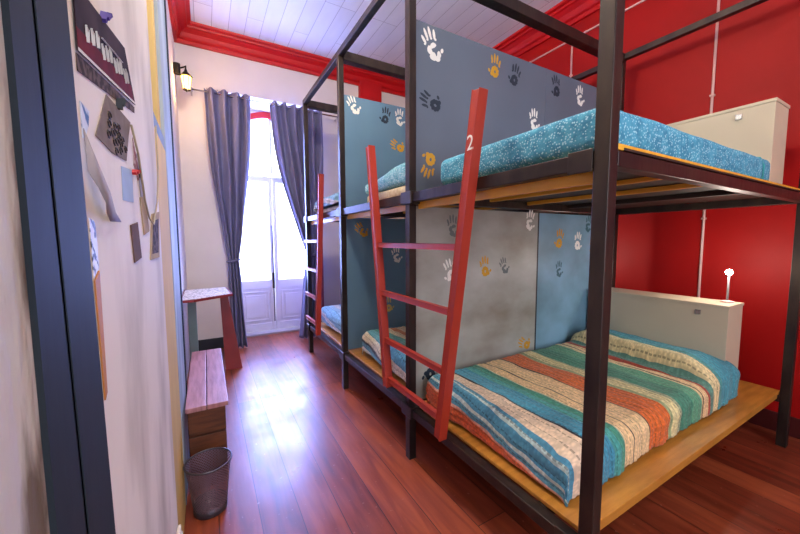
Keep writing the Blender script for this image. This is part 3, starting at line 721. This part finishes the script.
# waste basket
bx, by = -.032, 1.80
r = thing('waste_basket', 'black wire mesh waste basket on the floor in front of the bench', 'waste basket', (bx, by, 0))
w = MB(); uvl = w.bm.loops.layers.uv.new('UVMap'); seg = 48; rings = []
hh = [(.072, .02), (.078, .08), (.085, .15), (.093, .21), (.098, .243)]
for rr, z in hh: rings.append([w.bm.verts.new((bx+rr*math.cos(2*PI*k/seg), by+rr*math.sin(2*PI*k/seg), z)) for k in range(seg)])
for i in range(len(hh)-1):
    for k in range(seg):
        f = w.bm.faces.new((rings[i][k], rings[i][(k+1) % seg], rings[i+1][(k+1) % seg], rings[i+1][k]))
        for lp, (kk, ii) in zip(f.loops, ((k, i), (k+1, i), (k+1, i+1), (k, i+1))): lp[uvl].uv = (kk/seg*.56, hh[ii][1])
w.build('mesh_body', 'bin', r, True)
MB().tube([(bx+.099*math.cos(q*PI/16), by+.099*math.sin(q*PI/16), .245) for q in range(33)], .0045, 8, False).build('rim', 'binrim', r, True)
MB().lathe([(.066, 0), (.072, .002), (.074, .045), (.071, .045), (.069, .006), (.001, .006)], (bx, by, 0), 32).build('base', 'binrim', r, True)

# ------------------------------------------------------------------ things pinned to the near left wall
WX = NX
def sheet(name, label, cat, pts, m, t=.0012, off=.0003, group=None, parent=None, curl=None):
    w = MB()
    poly = pts
    def fn(u, v, q):
        c = curl(u, v) if curl else 0
        return (WX+off+c+t*q, u, v)
    w.prism(poly, fn)
    o = w.build(name, m, parent, False, None if parent is not None else (WX, pts[0][0], pts[0][1]))
    if label: tag(o, label, cat, group)
    return o
def sheet_thing(name, label, cat, c, group=None): return thing(name, label, cat, (WX, c[0], c[1]), group)
# big dark poster
p = sheet_thing('poster', 'large dark poster with pale lettering over a red band, hung by a purple clip', 'poster', (.72, 1.62))
q4 = [(.592, 1.625), (.933, 1.702), (1.03, 1.619), (.592, 1.54)]
sheet('sheet', None, None, q4, 'posterdark', .0015, .0016, parent=p)
def lerp(u, v):
    a = Vector(q4[3]).lerp(Vector(q4[2]), u); b = Vector(q4[0]).lerp(Vector(q4[1]), u); return tuple(a.lerp(b, v))
sheet('red_band', None, None, [lerp(0, .06), lerp(.96, .06), lerp(.97, .34), lerp(0, .34)], 'maroon', .0004, .0032, parent=p)
sheet('pale_edge', None, None, [lerp(0, 0), lerp(1, 0), lerp(1, .05), lerp(0, .05)], 'paper', .0004, .0032, parent=p)
w = MB()
for i in range(11):   # pale brush lettering, illegible at this distance
    u = .10+i*.075; b0 = .26+.05*((i*7) % 3)
    for (du_, v0, dw, v1) in ((0, b0, .004, b0+.26), (.004, b0+.24, .028, b0+.2), (.022, b0+.02, .03, b0+.22)):
        a = lerp(u+du_, v0); c = lerp(u+dw+.004, v1); w.beam((WX+.0040, *a), (WX+.0040, *c), .0009, .0026, up=(1, 0, 0))
a = lerp(.35, .62); c = lerp(.78, .62); w.beam((WX+.0040, *a), (WX+.0040, *c), .0009, .003, up=(1, 0, 0))
w.build('lettering', 'paper', p)
# clothes peg style clips
def clip(label, y, z, m, ang=.9, s=1):
    w = MB(); s *= .62; d = Vector((0, math.cos(ang), math.sin(ang)))*.018*s; o = Vector((WX+.0045, y, z))
    w.beam(o-d, o+d, .006, .008, up=(1, 0, 0), bevel=.001); w.beam(o-d*.2+Vector((.004, 0, 0)), o+d*1.1+Vector((.007, 0, 0)), .004, .005, up=(1, 0, 0), bevel=.001)
    tag(w.build('clip', m, None, False, tuple(o)), label, 'clip')
clip('purple clip holding the large dark poster', .745, 1.663, 'purple')
sheet('photo_strip', 'dark photo strip hanging just under the large poster', 'photo', [(.592, 1.537), (1.025, 1.612), (1.022, 1.598), (.592, 1.515)], 'photo', .001, .0003)
sheet('drawing', 'brown square paper with a black swirling drawing, hung askew under the posters', 'drawing', [(.743, 1.540), (.957, 1.557), (.925, 1.522), (.881, 1.460), (.757, 1.449), (.657, 1.452)], 'kraft', .0012, .0003)
w = MB()
cc = Vector((.80, 1.487))
for i in range(16):
    a = i*2.4; rr = .012+.0035*i
    p0 = (cc.x+rr*1.35*math.cos(a), cc.y+rr*.45*math.sin(a)); 
    w.tube([(WX+.0022, p0[0]+.011*math.cos(q*PI/4), p0[1]+.006*math.sin(q*PI/4)) for q in range(7)], .0014, 5)
o = w.build('swirls', 'ink'); dr = [k for k in bpy.data.objects if k.name == 'drawing'][0]
o.parent = dr; o.matrix_parent_inverse = Matrix.Translation(-dr.location)
clip('dark clip on the brown swirl drawing', .825, 1.553, 'slatedark', 1.4, .8)
sheet('notice', 'blue and white printed notice next to the slate door jamb', 'notice', [(.592, 1.478), (.631, 1.477), (.622, 1.455), (.603, 1.435), (.592, 1.432)], 'bluepaper', .001, .0003)
# long curled paper
w = MB(); top = [(.596, 1.445), (.610, 1.405), (.650, 1.372), (.70, 1.345), (.783, 1.333)]; bot = [(.592, 1.39), (.597, 1.37), (.612, 1.352), (.633, 1.340), (.69, 1.330)]
va = []; 
for k, (a, c) in enumerate(zip(top, bot)):
    x = WX+.0012+.012*abs(math.sin(k*.8))
    va.append([w.bm.verts.new((x, *a)), w.bm.verts.new((x+.002, *c))])
for k in range(4): w.bm.faces.new((va[k][0], va[k+1][0], va[k+1][1], va[k][1]))
o = tag(w.build('paper_sheet', 'greypaper', None, True, (WX, .6, 1.4)), 'long curled white paper drooping from the wall beside the slate jamb', 'paper')
md = o.modifiers.new('s', 'SOLIDIFY'); md.thickness = .001
sheet('photo', 'narrow reddish photo hanging from the string beside the swirl drawing', 'photo', [(.975, 1.530), (1.005, 1.50), (1.05, 1.455), (1.01, 1.44), (.965, 1.47)], 'redprint', .001, .0003)
sheet('card', 'pale grey narrow card behind the reddish photo', 'card', [(1.012, 1.50), (1.04, 1.52), (1.085, 1.40), (1.04, 1.39)], 'greypaper', .001, .0003)
sheet('paper_sheet', 'pale blue square paper stuck on the wall behind the red clip', 'paper', [(.827, 1.440), (.94, 1.452), (.935, 1.382), (.823, 1.376)], 'lightblue', .0006, .0002)
clip('red clip under the swirl drawing', .945, 1.449, 'redclip', .5, .7)
sheet('card', 'narrow brown card pinned low on the white wall', 'card', [(.877, 1.331), (.962, 1.341), (.985, 1.26), (.893, 1.253)], 'cardbrown', .002, .0003)
sheet('card', 'small tan card hanging from the string above the photo', 'card', [(1.02, 1.402), (1.10, 1.414), (1.14, 1.325), (1.045, 1.313)], 'cardtan', .002, .0003)
sheet('photo', 'framed looking dark photo at the end of the string near the cream board', 'photo', [(1.21, 1.375), (1.40, 1.395), (1.334, 1.246), (1.128, 1.247)], 'cardtan', .002, .0003)
tag(MB().tube([(WX+.006, .93, 1.545), (WX+.006, 1.0, 1.50), (WX+.006, 1.06, 1.40), (WX+.006, 1.12, 1.358), (WX+.006, 1.20, 1.345), (WX+.006, 1.32, 1.42), (WX+.006, 1.40, 1.54), (WX+.006, 1.41, 1.68)], .0022, 6).build('string', 'cord', None, True, (WX, 1, 1.5)), 'thin string looping between the hanging papers and the cream board', 'string')
sheet('fabric_strip', 'narrow orange strip hanging along the slate jamb', 'fabric', [(.594, 1.246), (.618, 1.258), (.612, 1.085), (.600, 1.078)], 'orange', .002, .0003)
sheet('photo_strip', 'small dark picture mounted on the tan card at the end of the string', 'photo', [(1.225, 1.355), (1.355, 1.37), (1.305, 1.262), (1.165, 1.262)], 'photo', .0008, .0024)
sheet('drawing', 'black and white print above the narrow orange strip', 'print', [(.593, 1.33), (.618, 1.325), (.622, 1.262), (.594, 1.25)], mat('black_white_print', 'd8d8dc', .6, col2='1c1c22', scale=70, contrast=(.45, .5)), .001, .0003)
# double socket low on the wall
s_ = thing('power_socket', 'white double socket low on the left wall by the basket', 'socket', (NX, 1.40, .25))
MB().box(NX, NX+.012, 1.30, 1.40, .20, .27, .003).build('plate', 'headboard', s_)
for y in (1.325, 1.375):
    MB().box(NX+.012, NX+.016, y-.015, y+.015, .22, .25, .002).build('outlet', 'paper', s_)

# two globe lamps out of view, added to brighten the interior
GL = [(.38, 1.55, 75), (.7, -1.0, 28)]
for (GX, GY, e_), lb in zip(GL, ('added unseen globe ceiling lamp over the aisle beside the ladder', 'added unseen globe ceiling lamp over the entry end of the room')):
    gl = thing('added_ceiling_lamp', lb, 'lamp', (GX, GY, 3.62))
    MB().lathe([(.06, 0), (.06, -.02), (.012, -.03), (.012, -.12)], (GX, GY, 3.62), 20).build('rose', 'iron', gl)
    MB().lathe([(.001, -.14), (.07, -.12), (.12, -.05), (.13, 0), (.12, .06), (.07, .12), (.001, .13)], (GX, GY, 3.42), 24).build('globe', 'globe', gl, True)

# ------------------------------------------------------------------ lights
def light(name, kind, loc, energy, col, size=.1, rot=None, **k):
    l = bpy.data.lights.new(name, kind); l.energy = energy; l.color = col
    if kind == 'POINT': l.shadow_soft_size = size
    o = bpy.data.objects.new(name, l); C.objects.link(o); o.location = loc
    if rot: o.rotation_euler = rot
    for a, v in k.items(): setattr(l, a, v)
    return o
for GX, GY, e_ in GL: light('added_globe_light', 'POINT', (GX, GY, 3.2), e_, (1, .86, .68), .12)  # fill light of the added ceiling globes
light('lantern_light', 'POINT', (sx+.02, sy-.08, sz-.10), 5, (1, .62, .28), .03)
for LX, LY, LE, lb in LAMPS: light('reading_light', 'POINT', (LX-.02, LY, 1.13), LE, (1, .9, .78), .03)  # the middle bay's light is added fill
# daylight: light of the sky coming through the balcony door and the added back window
pl = light('door_daylight', 'AREA', ((OX0+OX1)/2, 5.6, 1.9), 540, (.24, .34, 1), shape='RECTANGLE', size=1.5, rot=(R(-90-12), 0, 0)); pl.data.size = 1.7; pl.data.size_y = 2.6
p2 = light('added_window_portal', 'AREA', (1.0, YB-.04, 1.95), 1, (1, 1, 1), rot=(R(90), 0, 0)); p2.data.shape = 'RECTANGLE'; p2.data.size = 2.0; p2.data.size_y = 2.3; p2.data.cycles.is_portal = True
p3 = light('door_portal', 'AREA', ((OX0+OX1)/2, 5.12, 1.6), 1, (1, 1, 1), rot=(R(-90), 0, 0)); p3.data.shape = 'RECTANGLE'; p3.data.size = 1.1; p3.data.size_y = 3; p3.data.cycles.is_portal = True

wd = bpy.data.worlds.new('sky'); bpy.context.scene.world = wd; wd.use_nodes = True
bg = wd.node_tree.nodes['Background']; bg.inputs[0].default_value = (.95, .97, 1, 1); bg.inputs[1].default_value = 6.5

# ------------------------------------------------------------------ camera
yaw, pitch, roll = R(29.82361), R(4.64880), R(-.1998)
f = Vector((math.sin(yaw)*math.cos(pitch), math.cos(yaw)*math.cos(pitch), -math.sin(pitch)))
rr = Vector((math.cos(yaw), -math.sin(yaw), 0)); uu = rr.cross(f)
r2 = rr*math.cos(roll)+uu*math.sin(roll); u2 = -rr*math.sin(roll)+uu*math.cos(roll)
cam = bpy.data.cameras.new('camera'); co = bpy.data.objects.new('camera', cam); C.objects.link(co)
cam.sensor_width = 36; cam.lens = 36*338.6487/800; cam.clip_start = .02
mw = Matrix.Identity(4)
for i in range(3): mw[i][0] = r2[i]; mw[i][1] = u2[i]; mw[i][2] = -f[i]
mw[0][3], mw[1][3], mw[2][3] = 0, 0, 1.3
co.matrix_world = mw
sc = bpy.context.scene; sc.camera = co
sc.view_settings.view_transform = 'Standard'; sc.view_settings.look = 'None'; sc.view_settings.gamma = 1; sc.view_settings.use_curve_mapping = False
sc.view_settings.exposure = .35
for o in bpy.data.objects:
    if '_o' in o: del o['_o']
